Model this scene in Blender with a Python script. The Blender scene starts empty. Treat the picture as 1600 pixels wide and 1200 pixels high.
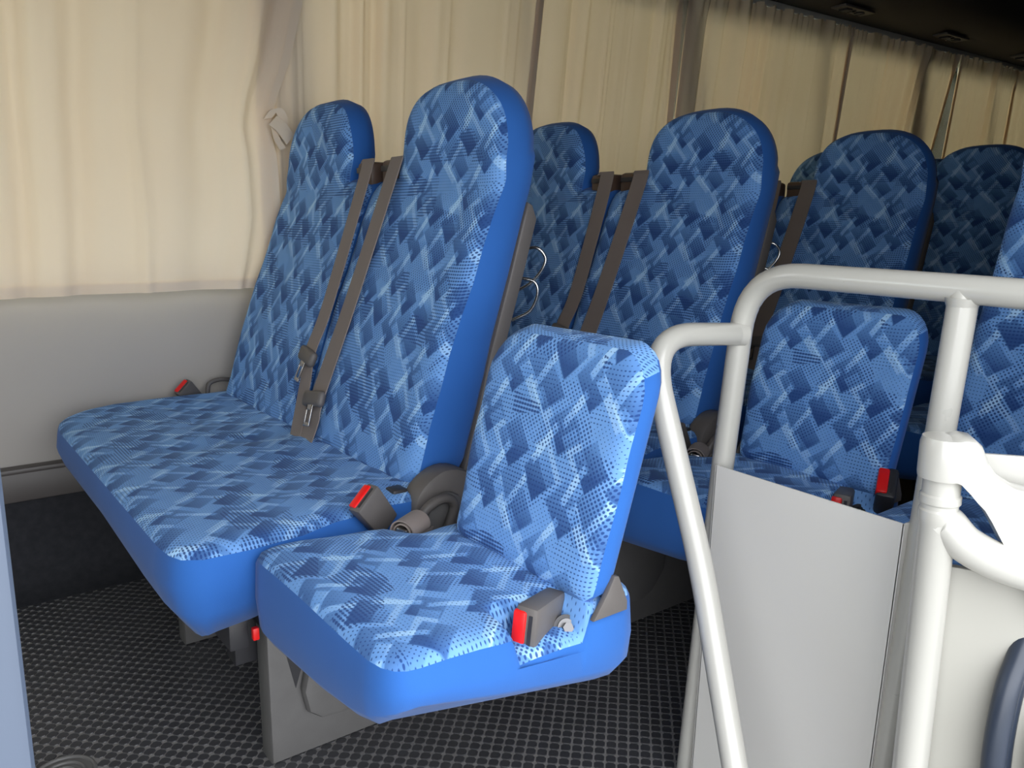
import bpy, bmesh, math, random
from mathutils import Vector, Matrix
random.seed(7)
PI = math.pi
sc = bpy.context.scene
col = sc.collection

# ------------------------------------------------------------------ camera
cd = bpy.data.cameras.new('camera')
cam = bpy.data.objects.new('camera', cd)
col.objects.link(cam)
right = Vector((0.79813046, -0.60244243, 0.00713331))
down = Vector((-0.11173826, -0.15964724, -0.98082991))
fwd = Vector((0.59203237, 0.78203317, -0.1947352))
M = Matrix((right, -down, -fwd)).transposed().to_4x4()
M.translation = Vector((0, 0, 0.9))
cam.matrix_world = M
cd.sensor_width = 36
cd.lens = 29.207
cd.clip_start = 0.01
sc.camera = cam

# ------------------------------------------------------------------ light
w = bpy.data.worlds.new('sky')
sc.world = w
w.use_nodes = True
bgn = w.node_tree.nodes['Background']
bgn.inputs[0].default_value = (0.95, 0.97, 1.0, 1)
bgn.inputs[1].default_value = 4.2
sd = bpy.data.lights.new('sun', 'SUN')
sd.energy = 1.6
sd.angle = math.radians(12)
sd.color = (1.0, 0.90, 0.74)
sun = bpy.data.objects.new('sun', sd)
sun.rotation_euler = Vector((-0.25, 0.80, 0.62)).to_track_quat('Z', 'Y').to_euler()
col.objects.link(sun)
vs = sc.view_settings
vs.view_transform = 'Standard'
vs.look = 'None'
vs.gamma = 1.0
vs.exposure = 0.38
vs.use_curve_mapping = False

def portal(name, loc, rot, sx, sy):
    l = bpy.data.lights.new(name, 'AREA')
    l.shape = 'RECTANGLE'; l.size = sx; l.size_y = sy
    l.cycles.is_portal = True
    o = bpy.data.objects.new(name, l)
    o.location = loc; o.rotation_euler = rot
    col.objects.link(o)
portal('door_portal', (0.14, 0.12, 0.62), (PI/2, 0, 0), 1.6, 2.0)
portal('windscreen_portal', (-1.38, 1.775, 1.125), (0, -PI/2, 0), 0.56, 0.66)

# ------------------------------------------------------------------ node helpers
class NT:
    def __init__(s, name):
        s.m = bpy.data.materials.new(name)
        s.m.use_nodes = True
        s.t = s.m.node_tree
        s.b = s.t.nodes['Principled BSDF']
        s.out = s.t.nodes['Material Output']
    def n(s, t, **k):
        nd = s.t.nodes.new(t)
        for a, v in k.items(): setattr(nd, a, v)
        return nd
    def put(s, sock, v):
        if isinstance(v, bpy.types.NodeSocket): s.t.links.new(v, sock)
        elif v is not None: sock.default_value = v
    def math(s, op, a, b=None, c=None, clamp=False):
        nd = s.n('ShaderNodeMath', operation=op, use_clamp=clamp)
        s.put(nd.inputs[0], a); s.put(nd.inputs[1], b); s.put(nd.inputs[2], c)
        return nd.outputs[0]
    def vec(s, op, a, b=None):
        nd = s.n('ShaderNodeVectorMath', operation=op)
        s.put(nd.inputs[0], a); s.put(nd.inputs[1], b)
        return nd.outputs['Value'] if op in ('DOT_PRODUCT', 'LENGTH', 'DISTANCE') else nd.outputs['Vector']
    def mix(s, f, a, b):
        nd = s.n('ShaderNodeMix', data_type='RGBA')
        s.put(nd.inputs[0], f); s.put(nd.inputs[6], a); s.put(nd.inputs[7], b)
        return nd.outputs[2]
    def noise(s, vec, scale, detail=2.0, rough=0.5):
        nd = s.n('ShaderNodeTexNoise')
        s.put(nd.inputs['Vector'], vec)
        nd.inputs['Scale'].default_value = scale
        nd.inputs['Detail'].default_value = detail
        nd.inputs['Roughness'].default_value = rough
        return nd.outputs['Fac']
    def bump(s, h, strength=0.3, dist=0.002):
        nd = s.n('ShaderNodeBump')
        nd.inputs['Strength'].default_value = strength
        nd.inputs['Distance'].default_value = dist
        s.put(nd.inputs['Height'], h)
        s.t.links.new(nd.outputs[0], s.b.inputs['Normal'])
    def set(s, **k):
        for a, v in k.items(): s.put(s.b.inputs[a.replace('_', ' ')], v)

def c4(r, g, b): return (r, g, b, 1.0)

def simple(name, rgb, rough=0.5, metal=0.0, spec=0.5, var=0.12, scale=30, bump=0.0, bscale=400, coat=0):
    m = NT(name)
    tc = m.n('ShaderNodeTexCoord').outputs['Object']
    nz = m.noise(tc, scale, 3)
    a = c4(*[x*(1-var) for x in rgb]); b = c4(*[min(1, x*(1+var)) for x in rgb])
    m.set(Base_Color=m.mix(nz, a, b), Metallic=metal)
    m.put(m.b.inputs['Roughness'], m.math('MULTIPLY_ADD', nz, 0.12, rough-0.06))
    m.b.inputs['Specular IOR Level'].default_value = spec
    if coat: m.b.inputs['Coat Weight'].default_value = coat; m.b.inputs['Coat Roughness'].default_value = 0.08
    if bump: m.bump(m.noise(tc, bscale, 2), bump, 0.001)
    return m.m

def fabric():
    m = NT('patterned_moquette')
    uv = m.n('ShaderNodeUVMap').outputs[0]
    mp = m.n('ShaderNodeMapping')
    m.t.links.new(uv, mp.inputs[0])
    mp.inputs['Scale'].default_value = (1/0.158, 1/0.168, 0)
    p = mp.outputs[0]
    # slow warp, so the facets are not ruler straight repeats
    nt = m.n('ShaderNodeTexNoise'); m.t.links.new(uv, nt.inputs[0]); nt.inputs['Scale'].default_value = 9
    wv = m.vec('SUBTRACT', nt.outputs['Color'], (0.5, 0.5, 0.5))
    sc_ = m.n('ShaderNodeVectorMath', operation='SCALE'); m.t.links.new(wv, sc_.inputs[0]); sc_.inputs['Scale'].default_value = 0.10
    p = m.vec('ADD', p, sc_.outputs[0])
    def facet(cx, cy, s, t, soft=0.04):
        f = m.vec('FRACTION', m.vec('ADD', p, (0.5-cx+4, 0.5-cy+4, 0)))
        f = m.vec('SUBTRACT', f, (0.5, 0.5, 0))
        det = s[0]*t[1]-s[1]*t[0]
        sv = m.vec('DOT_PRODUCT', f, (t[1]/det, -t[0]/det, 0))
        tv = m.vec('DOT_PRODUCT', f, (-s[1]/det, s[0]/det, 0))
        mx = m.math('MAXIMUM', m.math('ABSOLUTE', sv), m.math('ABSOLUTE', tv))
        k = m.math('MULTIPLY', m.math('SUBTRACT', 0.5+soft, mx), 1/(2*soft), clamp=True)
        return k, sv, tv
    val = 0.55
    dia = None
    def layer(val, k, amt):
        return m.math('MULTIPLY_ADD', k, amt, val)
    val = m.math('MULTIPLY_ADD', m.noise(uv, 40, 2), 0.10, 0.50)
    # light bands
    for (cx, cy, s, t, a) in [(.10, .72, (.30, .30), (.14, -.10), .26), (.55, .30, (.34, .34), (.10, -.07), .30),
                              (.80, .85, (.30, .28), (.14, -.10), .24), (.30, .12, (.30, .30), (.09, -.06), .22)]:
        k, sv, tv = facet(cx, cy, s, t)
        g = m.math('MULTIPLY', k, m.math('MULTIPLY_ADD', sv, 0.5, 0.75))
        val = layer(val, g, a)
    # dark cubes with a gradient across them
    for (cx, cy, a, s, t) in [(0, 0, -.36, (.22, .26), (.22, -.17)), (.17, .62, -.40, (.22, .25), (.22, -.20)),
                        (.33, .30, -.36, (.24, .25), (.21, -.16)), (.60, .80, -.42, (.22, .25), (.22, -.17)),
                        (.80, .42, -.34, (.24, .26), (.20, -.20)), (.52, .52, -.22, (.14, .18), (.20, -.16))]:
        k, sv, tv = facet(cx, cy, s, t, 0.03)
        g = m.math('MULTIPLY', k, m.math('MULTIPLY_ADD', m.math('SUBTRACT', tv, sv), 0.6, 0.85))
        val = layer(val, g, a)
    dia = None
    for (cx, cy, s, t, a) in [(.20, .86, (.20, -.32), (.055, .05), .34), (.74, .62, (.20, -.32), (.05, .045), .34),
                              (.42, .42, (.19, -.30), (.055, .05), .30), (.94, .18, (.2, -.3), (.05, .05), .30)]:
        k, sv, tv = facet(cx, cy, s, t)
        val = layer(val, k, a)
        dia = k if dia is None else m.math('MAXIMUM', dia, k)
    # half-tone dots
    def dots(rot, pu, pv, ex):
        q = m.n('ShaderNodeMapping'); m.t.links.new(uv, q.inputs[0])
        q.inputs['Rotation'].default_value = (0, 0, rot)
        q.inputs['Scale'].default_value = (1/pu, 1/pv, 0)
        f = m.vec('SUBTRACT', m.vec('FRACTION', m.vec('ADD', q.outputs[0], (400, 400, 0))), (0.5, 0.5, 0))
        f = m.vec('MULTIPLY', f, (ex, 1, 0))
        return m.vec('LENGTH', f)
    d1 = dots(0, 0.0060, 0.0060, 0.62)
    d2 = dots(math.radians(-52), 0.0058, 0.0058, 0.95)
    mpb = m.n('ShaderNodeMapping'); m.t.links.new(uv, mpb.inputs[0])
    mpb.inputs['Scale'].default_value = (14, 19, 0); mpb.inputs['Rotation'].default_value = (0, 0, 0.7)
    vo = m.n('ShaderNodeTexVoronoi'); m.t.links.new(mpb.outputs[0], vo.inputs['Vector']); vo.inputs['Scale'].default_value = 1.0
    sep = m.n('ShaderNodeSeparateColor'); m.t.links.new(vo.outputs['Color'], sep.inputs[0])
    which = m.math('GREATER_THAN', sep.outputs[0], 0.5)
    d = m.math('ADD', m.math('MULTIPLY', d1, which), m.math('MULTIPLY', d2, m.math('SUBTRACT', 1.0, which)))
    rad = m.math('MULTIPLY_ADD', sep.outputs[1], 0.24, 0.14)
    dm = m.math('MULTIPLY', m.math('SUBTRACT', rad, d), 9.0, clamp=True)
    cr = m.n('ShaderNodeValToRGB')
    m.t.links.new(val, cr.inputs[0])
    e = cr.color_ramp.elements
    e[0].position = 0.10; e[0].color = c4(0.030, 0.088, 0.27)
    e[1].position = 0.95; e[1].color = c4(0.42, 0.68, 0.98)
    x = e.new(0.52); x.color = c4(0.145, 0.335, 0.72)
    colr = m.mix(m.math('MULTIPLY', dm, 0.92), cr.outputs[0], c4(0.020, 0.060, 0.22))
    m.set(Base_Color=colr, Roughness=0.9, Sheen_Weight=0.14, Sheen_Roughness=0.5)
    m.b.inputs['Sheen Tint'].default_value = c4(0.6, 0.8, 1.0)
    m.b.inputs['Specular IOR Level'].default_value = 0.15
    h = m.math('SUBTRACT', m.math('MULTIPLY', val, 0.4), dm)
    m.bump(h, 0.35, 0.0008)
    return m.m

def curtain_mat():
    m = NT('cream_curtain')
    tc = m.n('ShaderNodeTexCoord').outputs['Object']
    nz = m.noise(tc, 2.2, 4)
    mp = m.n('ShaderNodeMapping'); m.t.links.new(tc, mp.inputs[0]); mp.inputs['Scale'].default_value = (900, 900, 1200)
    wv = m.noise(mp.outputs[0], 1.0, 1)
    c = m.mix(nz, c4(0.87, 0.73, 0.56), c4(0.94, 0.83, 0.67))
    m.set(Base_Color=c, Roughness=0.85)
    m.b.inputs['Specular IOR Level'].default_value = 0.2
    m.bump(wv, 0.2, 0.0006)
    tr = m.n('ShaderNodeBsdfTranslucent')
    m.t.links.new(m.mix(nz, c4(0.72, 0.47, 0.25), c4(0.84, 0.62, 0.38)), tr.inputs[0])
    mx = m.n('ShaderNodeMixShader'); mx.inputs[0].default_value = 0.19
    m.t.links.new(m.b.outputs[0], mx.inputs[1]); m.t.links.new(tr.outputs[0], mx.inputs[2])
    m.t.links.new(mx.outputs[0], m.out.inputs[0])
    return m.m

def glass_mat():
    m = NT('window_glass')
    tr = m.n('ShaderNodeBsdfTransparent'); tr.inputs[0].default_value = c4(0.82, 0.88, 0.86)
    gl = m.n('ShaderNodeBsdfGlossy'); gl.inputs['Roughness'].default_value = 0.02
    fr = m.n('ShaderNodeFresnel'); fr.inputs[0].default_value = 1.45
    mx = m.n('ShaderNodeMixShader')
    m.t.links.new(fr.outputs[0], mx.inputs[0]); m.t.links.new(tr.outputs[0], mx.inputs[1]); m.t.links.new(gl.outputs[0], mx.inputs[2])
    m.t.links.new(mx.outputs[0], m.out.inputs[0])
    return m.m

def weave(name, rgb, pitch=900):
    m = NT(name)
    uvn = m.n('ShaderNodeTexCoord').outputs['Object']
    nz = m.noise(uvn, 6, 3)
    m.set(Base_Color=m.mix(nz, c4(*[x*0.86 for x in rgb]), c4(*[min(1, x*1.1) for x in rgb])), Roughness=0.85, Sheen_Weight=0.1)
    m.b.inputs['Specular IOR Level'].default_value = 0.2
    m.bump(m.noise(uvn, pitch, 1), 0.25, 0.0005)
    return m.m

FAB = fabric()
BLUE = weave('royal_blue_cloth', (0.026, 0.125, 0.43))
STRAP = weave('taupe_webbing', (0.235, 0.195, 0.175))
GREY = simple('grey_plastic', (0.115, 0.105, 0.100), 0.5, bump=0.1)
STEEL = simple('grey_painted_steel', (0.125, 0.122, 0.120), 0.5)
BLACK = simple('black_plastic', (0.030, 0.030, 0.034), 0.45, bump=0.1)
RED = simple('red_plastic', (0.80, 0.012, 0.012), 0.35, var=0.05)
CHROME = simple('chrome', (0.50, 0.50, 0.50), 0.26, metal=1.0, var=0.03)
BOLT = simple('bolt_steel', (0.13, 0.13, 0.135), 0.35, metal=1.0, var=0.1)
BROWN = simple('brown_plastic', (0.10, 0.060, 0.042), 0.45)
WHITE = simple('cream_enamel', (0.425, 0.418, 0.385), 0.30, var=0.01, coat=0.5)
PANEL = simple('cream_sheet', (0.62, 0.61, 0.58), 0.42, var=0.012, scale=8)
JAMB = simple('jamb_paint', (0.31, 0.303, 0.27), 0.5, var=0.012, scale=8)
WALLM = simple('wall_board', (0.40, 0.375, 0.35), 0.75, var=0.04, scale=5, bump=0.1, bscale=700)
TRIM = simple('skirting_grey', (0.085, 0.075, 0.072), 0.45, var=0.06)
CARPET = simple('dark_carpet', (0.032, 0.033, 0.038), 0.95, var=0.35, scale=60, bump=0.4, bscale=900, spec=0.1)
CEIL = simple('ceiling_board', (0.055, 0.048, 0.043), 0.7, var=0.05, scale=6)
RUBBER = simple('floor_rubber_line', (0.25, 0.24, 0.235), 0.45, var=0.15, scale=12)
TREAD = simple('floor_rubber_pad', (0.048, 0.048, 0.053), 0.42, var=0.3, scale=12)
SEAL = simple('black_rubber', (0.022, 0.030, 0.048), 0.38, var=0.2, scale=20)
PILLAR = simple('blue_grey_paint', (0.068, 0.088, 0.128), 0.5, var=0.06, scale=6)
GLASS = glass_mat()
CURT = curtain_mat()
LEAF = simple('hedge_leaf', (0.06, 0.13, 0.04), 0.7, var=0.4)
GROUND = simple('asphalt', (0.20, 0.20, 0.19), 0.9, var=0.2, bump=0.2, bscale=60)
BODY = simple('vehicle_body_paint', (0.55, 0.55, 0.55), 0.5, var=0.03)

# ------------------------------------------------------------------ object helpers
def mk(name, verts, faces, mat, parent=None, smooth=True, uv=None, angle=None):
    me = bpy.data.meshes.new(name)
    me.from_pydata([tuple(v) for v in verts], [], faces)
    me.update()
    if uv is not None:
        ul = me.uv_layers.new(name='UVMap')
        for l in me.loops: ul.data[l.index].uv = uv[l.vertex_index]
    if mat: me.materials.append(mat)
    if smooth:
        for p in me.polygons: p.use_smooth = True
        if angle: me.set_sharp_from_angle(angle=math.radians(angle))
    o = bpy.data.objects.new(name, me)
    col.objects.link(o)
    if parent: o.parent = parent
    return o

def bmo(name, bm, mat, parent=None, angle=35):
    bmesh.ops.recalc_face_normals(bm, faces=bm.faces)
    me = bpy.data.meshes.new(name)
    bm.to_mesh(me); bm.free()
    for p in me.polygons: p.use_smooth = True
    me.set_sharp_from_angle(angle=math.radians(angle))
    if mat: me.materials.append(mat)
    o = bpy.data.objects.new(name, me)
    col.objects.link(o)
    if parent: o.parent = parent
    return o

def thing(name, label, cat, loc=(0, 0, 0), group=None, rotz=0):
    o = bpy.data.objects.new(name, None)
    o.empty_display_size = 0.1
    o.location = loc; o.rotation_euler = (0, 0, rotz)
    col.objects.link(o)
    return tag(o, label, cat, group)

def tag(o, label, cat, group=None):
    o['label'] = label; o['category'] = cat
    if group: o['group'] = group
    return o

def struct(o):
    o['kind'] = 'structure'
    return o

def box_bm(bm, x0, x1, y0, y1, z0, z1, bev=0.0, mat=None, seg=2):
    r = bmesh.ops.create_cube(bm, size=1)
    vs_ = r['verts']
    for v in vs_:
        v.co = Vector(((x0+x1)/2+v.co.x*(x1-x0), (y0+y1)/2+v.co.y*(y1-y0), (z0+z1)/2+v.co.z*(z1-z0)))
    if bev:
        es = list({e for v in vs_ for e in v.link_edges})
        rr = bmesh.ops.bevel(bm, geom=es, offset=bev, segments=seg, affect='EDGES', profile=0.5)
        vs_ = list({v for v in rr['verts']} | {v for v in vs_ if v.is_valid})
    if mat is not None:
        for v in vs_: v.co = mat @ v.co
    return vs_

def box(name, x0, x1, y0, y1, z0, z1, m, parent=None, bev=0.0, mat=None):
    bm = bmesh.new()
    box_bm(bm, x0, x1, y0, y1, z0, z1, bev, mat)
    return bmo(name, bm, m, parent)

def prism_bm(bm, poly, axis, a, b, bev=0.0):
    """extrude polygon; axis 'y': poly in (x,z); 'x': (y,z); 'z': (x,y)"""
    def P(u, v, k):
        return (u, k, v) if axis == 'y' else ((k, u, v) if axis == 'x' else (u, v, k))
    va = [bm.verts.new(P(u, v, a)) for u, v in poly]
    vb = [bm.verts.new(P(u, v, b)) for u, v in poly]
    n = len(poly)
    fs = [bm.faces.new(va), bm.faces.new(vb[::-1])]
    for i in range(n):
        bm.faces.new((va[i], vb[i], vb[(i+1) % n], va[(i+1) % n]))
    if bev:
        es = list({e for f in fs for e in f.edges})
        bmesh.ops.recalc_face_normals(bm, faces=bm.faces)
        bmesh.ops.bevel(bm, geom=es, offset=bev, segments=2, affect='EDGES', profile=0.5)

def prism(name, poly, axis, a, b, m, parent=None, bev=0.0):
    bm = bmesh.new()
    prism_bm(bm, poly, axis, a, b, bev)
    return bmo(name, bm, m, parent)

def spline(pts, n=8):
    P = [Vector(p) for p in pts]
    P = [P[0]*2-P[1]] + P + [P[-1]*2-P[-2]]
    out = []
    for i in range(1, len(P)-2):
        for k in range(n):
            t = k/n
            a, b, c, d = P[i-1], P[i], P[i+1], P[i+2]
            out.append(0.5*((2*b)+(c-a)*t+(2*a-5*b+4*c-d)*t*t+(3*b-a-3*c+d)*t**3))
    out.append(P[-2])
    return out

def fillet(pts, r, n=8):
    """polyline with rounded corners"""
    P = [Vector(p) for p in pts]
    out = [P[0]]
    for i in range(1, len(P)-1):
        a = (P[i-1]-P[i]); b = (P[i+1]-P[i])
        rr = min(r if not isinstance(r, (list, tuple)) else r[i-1], a.length*0.49, b.length*0.49)
        s = P[i]+a.normalized()*rr; e = P[i]+b.normalized()*rr
        for k in range(n+1):
            t = k/n
            out.append(s*(1-t)**2+P[i]*2*t*(1-t)+e*t*t)
    out.append(P[-1])
    return out

def tube_bm(bm, path, rad, seg=20, cap=True, flat=1.0):
    path = [Vector(p) for p in path]
    n = len(path)
    rads = rad if isinstance(rad, (list, tuple)) else [rad]*n
    t0 = (path[1]-path[0]).normalized()
    u = t0.orthogonal().normalized()
    rings = []
    prev = t0
    for i, p in enumerate(path):
        t = (path[min(i+1, n-1)]-path[max(i-1, 0)]).normalized()
        q = prev.rotation_difference(t)
        u = (q @ u).normalized()
        prev = t
        v = t.cross(u)
        rings.append([bm.verts.new(p+(u*math.cos(2*PI*k/seg)+v*math.sin(2*PI*k/seg)*flat)*rads[i]) for k in range(seg)])
    for i in range(n-1):
        for k in range(seg):
            bm.faces.new((rings[i][k], rings[i][(k+1) % seg], rings[i+1][(k+1) % seg], rings[i+1][k]))
    if cap:
        bm.faces.new(rings[0][::-1]); bm.faces.new(rings[-1])

def tube(name, path, rad, m, parent=None, seg=20, cap=True, flat=1.0):
    bm = bmesh.new()
    tube_bm(bm, path, rad, seg, cap, flat)
    return bmo(name, bm, m, parent, angle=50)

def ribbon(name, path, width, widthdir, thick, m, parent=None, smooth_n=6):
    """flat webbing following a path"""
    pts = spline(path, smooth_n)
    verts, faces = [], []
    wd = widthdir if isinstance(widthdir, list) else [widthdir]*len(path)
    n = len(pts)
    for i, p in enumerate(pts):
        f = i/(n-1)*(len(path)-1); a = int(min(f, len(path)-2)); k = f-a
        d = (Vector(wd[a])*(1-k)+Vector(wd[a+1])*k).normalized()
        t = (pts[min(i+1, n-1)]-pts[max(i-1, 0)]).normalized()
        nn = d.cross(t).normalized()
        wv = width if not isinstance(width, (list, tuple)) else width[a]*(1-k)+width[a+1]*k
        for s, q in ((-1, -1), (1, -1), (1, 1), (-1, 1)):
            verts.append(p+d*wv/2*s+nn*thick/2*q)
    for i in range(n-1):
        for k in range(4):
            a = i*4+k; b = i*4+(k+1) % 4
            faces.append((a, b, b+4, a+4))
    faces.append((3, 2, 1, 0)); faces.append(tuple(4*(n-1)+k for k in range(4)))
    return mk(name, verts, faces, m, parent, True, angle=40)

def pad(rows, fmap, puff, k, band, nc=22, wav=None):
    """upholstered pad. rows: (h, L, R). returns (front verts, faces, uv), (band verts, faces)"""
    nr = len(rows)
    us = [0.5-0.5*math.cos(PI*j/(nc-1)) * (1-0.25*math.sin(PI*j/(nc-1))) for j in range(nc)]
    us[0] = 0; us[-1] = 1
    grid = [[(h, L+(R-L)*u) for u in us] for h, L, R in rows]
    loop = [(i, 0) for i in range(nr)] + [(nr-1, j) for j in range(1, nc)] + [(i, nc-1) for i in range(nr-2, -1, -1)] + [(0, j) for j in range(nc-2, 0, -1)]
    lp = [grid[i][j] for i, j in loop]
    nl = len(lp)
    segs = [(lp[a], lp[(a+1) % nl]) for a in range(nl)]
    def dist(p):
        best = 9
        for (a, b) in segs:
            dx, dy = b[0]-a[0], b[1]-a[1]
            l2 = dx*dx+dy*dy
            t = 0 if l2 < 1e-12 else max(0, min(1, ((p[0]-a[0])*dx+(p[1]-a[1])*dy)/l2))
            ex, ey = a[0]+dx*t-p[0], a[1]+dy*t-p[1]
            dd = ex*ex+ey*ey
            if dd < best: best = dd
        return math.sqrt(best)
    V, UV, D = [], [], {}
    for i in range(nr):
        for j in range(nc):
            h, w_ = grid[i][j]
            e = min(1, dist((h, w_))/k)
            d = puff*math.sqrt(max(0, 1-(1-e)**2))
            d0 = wav(h, w_) if wav else 0
            d += d0
            D[(i, j)] = d
            V.append(fmap(h, w_, d)); UV.append((w_, h*1.06))
    F = []
    for i in range(nr-1):
        for j in range(nc-1):
            a = i*nc+j
            F.append((a, a+1, a+nc+1, a+nc))
    # band
    nrm = []
    for a in range(nl):
        p, q = lp[a-1], lp[(a+1) % nl]
        tx, ty = q[0]-p[0], q[1]-p[1]
        l = math.hypot(tx, ty) or 1
        nrm.append((ty/l, -tx/l))
    area = sum(lp[a][0]*lp[(a+1) % nl][1]-lp[(a+1) % nl][0]*lp[a][1] for a in range(nl))
    sg = 1 if area > 0 else -1
    BV, BF = [], []
    for r, (out, dd) in enumerate(band):
        for a in range(nl):
            i, j = loop[a]
            h, w_ = lp[a]
            o_ = out(h, w_) if callable(out) else out
            d_ = dd(h, w_) if callable(dd) else dd
            d0 = D[(i, j)] * (1 if r < 2 else 0)
            BV.append(fmap(h+nrm[a][0]*o_*sg, w_+nrm[a][1]*o_*sg, d0+d_))
    for r in range(len(band)-1):
        for a in range(nl):
            b = (a+1) % nl
            BF.append((r*nl+a, r*nl+b, (r+1)*nl+b, (r+1)*nl+a))
    BF.append(tuple((len(band)-1)*nl+a for a in range(nl)))
    return (V, F, UV), (BV, BF)

def pad_objs(n1, n2, data, parent, subs=1, m1=None, m2=None):
    (V, F, UV), (BV, BF) = data
    a = mk(n1, V, F, m1 or FAB, parent, True, UV)
    b = mk(n2, BV, BF, m2 or BLUE, a if n2 == 'side_band' else parent, True)
    for o in (a, b):
        bm = bmesh.new(); bm.from_mesh(o.data)
        bmesh.ops.recalc_face_normals(bm, faces=bm.faces)
        bm.to_mesh(o.data); bm.free()
        for p in o.data.polygons: p.use_smooth = True
        o.data.set_sharp_from_angle(angle=math.radians(60))
    return a, b

def lerp_table(tab, x):
    if x <= tab[0][0]: return tab[0][1]
    for (a, va), (b, vb) in zip(tab, tab[1:]):
        if x <= b:
            t = (x-a)/(b-a)
            return va+(vb-va)*t
    return tab[-1][1]

def children(o): return [c for c in bpy.data.objects if c.parent == o]
def copy_tree(o, parent=None):
    c = o.copy(); col.objects.link(c)
    c.parent = parent
    for ch in children(o): copy_tree(ch, c)
    return c
def drop(o, names):
    for ch in children(o):
        base = ch.name.split('.')[0]
        if base in names:
            for g in children(ch): bpy.data.objects.remove(g)
            bpy.data.objects.remove(ch)

# ------------------------------------------------------------------ bus shell
YW = 2.25
struct(box('ground_outside', -12, 20, -12, 16, -1.3, -1.2, GROUND))
fl = struct(box('floor', -1.6, 7.0, 0.62, 2.26, -0.06, -0.0015, RUBBER))
struct(box('floor_entrance_rear', 0.90, 7.0, 0.16, 0.62, -0.06, -0.0015, RUBBER))
struct(box('entrance_step', -0.4, 0.90, 0.15, 0.62, -0.36, -0.30, RUBBER))
struct(box('step_riser', -0.4, 0.90, 0.62, 0.64, -0.33, -0.0016, TRIM))
# octagonal tread pads on a grid turned 45 degrees
V, F = [], []
pitch = 0.0196
c45 = math.sqrt(0.5)
for i in range(-60, 130):
    for j in range(-60, 130):
        a = i*pitch; b = j*pitch
        x = (a*c45 + b*c45); y = (b*c45 - a*c45) + 0.64
        if not (-0.15 < x < 2.0 and 0.65 < y < 2.13): continue
        if (x-0.147)**2+(y-1.405)**2 < 0.052**2: continue
        n0 = len(V)
        ring = []
        R1, cu = 0.0086, 0.0036
        for (p, q) in ((R1, R1-cu), (R1-cu, R1), (-R1+cu, R1), (-R1, R1-cu), (-R1, -R1+cu), (-R1+cu, -R1), (R1-cu, -R1), (R1, -R1+cu)):
            ring.append((p, q))
        for s, z in ((1.0, -0.0018), (0.93, 0.0)):
            for p, q in ring:
                V.append((x+(p+q)*c45*s, y+(q-p)*c45*s, z))
        for k in range(8):
            F.append((n0+k, n0+(k+1) % 8, n0+8+(k+1) % 8, n0+8+k))
        F.append(tuple(n0+8+k for k in range(8)))
tp = mk('tread_pads', V, F, TREAD, fl, False)
tp['kind'] = 'stuff'
# floor fitting near the entrance
bm = bmesh.new()
for r, t in ((0.047, 0.0035), (0.032, 0.003), (0.019, 0.0025)):
    tube_bm(bm, [(r*math.cos(2*PI*k/40), r*math.sin(2*PI*k/40), 0.002) for k in range(41)], t, 8, False)
prism_bm(bm, [(0.047*math.cos(2*PI*k/32), 0.047*math.sin(2*PI*k/32)) for k in range(32)], 'z', -0.001, 0.001)
o = bmo('floor_ring', bm, STEEL); o.location = (0.147, 1.405, 0.0)
tag(o, 'round ribbed grey metal floor fitting set in the dark rubber floor', 'floor fitting')

# far wall: lower board, skirting, carpeted foot, header, pillars and windows
prism('wall_left', [(YW, 0.225), (YW, 0.72), (YW+0.015, 0.76), (YW+0.06, 0.76), (YW+0.06, 0.0), (YW+0.02, 0.0), (YW+0.01, 0.22)], 'x', -1.6, 7.0, WALLM)
wl = bpy.data.objects['wall_left']; struct(wl)
struct(box('trim_1', -1.6, 7.0, YW-0.028, YW+0.01, 0.226, 0.298, TRIM, bev=0.003))
struct(box('trim_2', -1.6, 7.0, YW-0.034, YW+0.01, 0.296, 0.309, TRIM, bev=0.004))
struct(prism('baseboard_left', [(YW+0.01, 0.226), (YW-0.012, 0.226), (YW-0.012, 0.12), (YW-0.02, 0.06), (YW-0.045, 0.025), (YW-0.09, 0.006), (YW-0.12, 0.0), (YW-0.12, -0.01), (YW+0.01, -0.01)], 'x', -1.6, 7.0, CARPET))
struct(box('wall_left_header', -1.6, 7.0, YW, YW+0.06, 1.70, 2.0, WALLM))
edges = [-0.75, 0.90, 2.50, 4.20, 5.75, 6.95]
for i, x in enumerate(edges):
    struct(box('wall_left_pillar', x-0.045, x+0.045, YW+0.002, YW+0.058, 0.75, 1.71, WALLM, bev=0.004))
for i in range(len(edges)-1):
    a, b = edges[i]+0.045, edges[i+1]-0.045
    wn = struct(box('window_%d' % (i+1), a, b, YW+0.032, YW+0.037, 0.755, 1.705, GLASS))
    bm = bmesh.new()
    for (x0, x1, z0, z1) in ((a, b, 0.755, 0.775), (a, b, 1.685, 1.705), (a, a+0.02, 0.775, 1.685), (b-0.02, b, 0.775, 1.685), ((a+b)/2-0.014, (a+b)/2+0.014, 0.775, 1.685)):
        box_bm(bm, x0, x1, YW+0.026, YW+0.044, z0, z1)
    bmo('window_frame', bm, BLACK, wn)

struct(box('ceiling', -1.6, 7.0, 0.1, 2.31, 1.93, 1.99, CEIL))
duct = struct(prism('ceiling_duct', [(2.25, 1.768), (2.12, 1.768), (1.98, 1.795), (1.90, 1.85), (1.86, 1.93), (2.25, 1.93)], 'x', -1.6, 7.0, CEIL))
struct(box('wall_back', 6.95, 7.0, 0.1, 2.31, -0.06, 1.99, CARPET))
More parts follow.
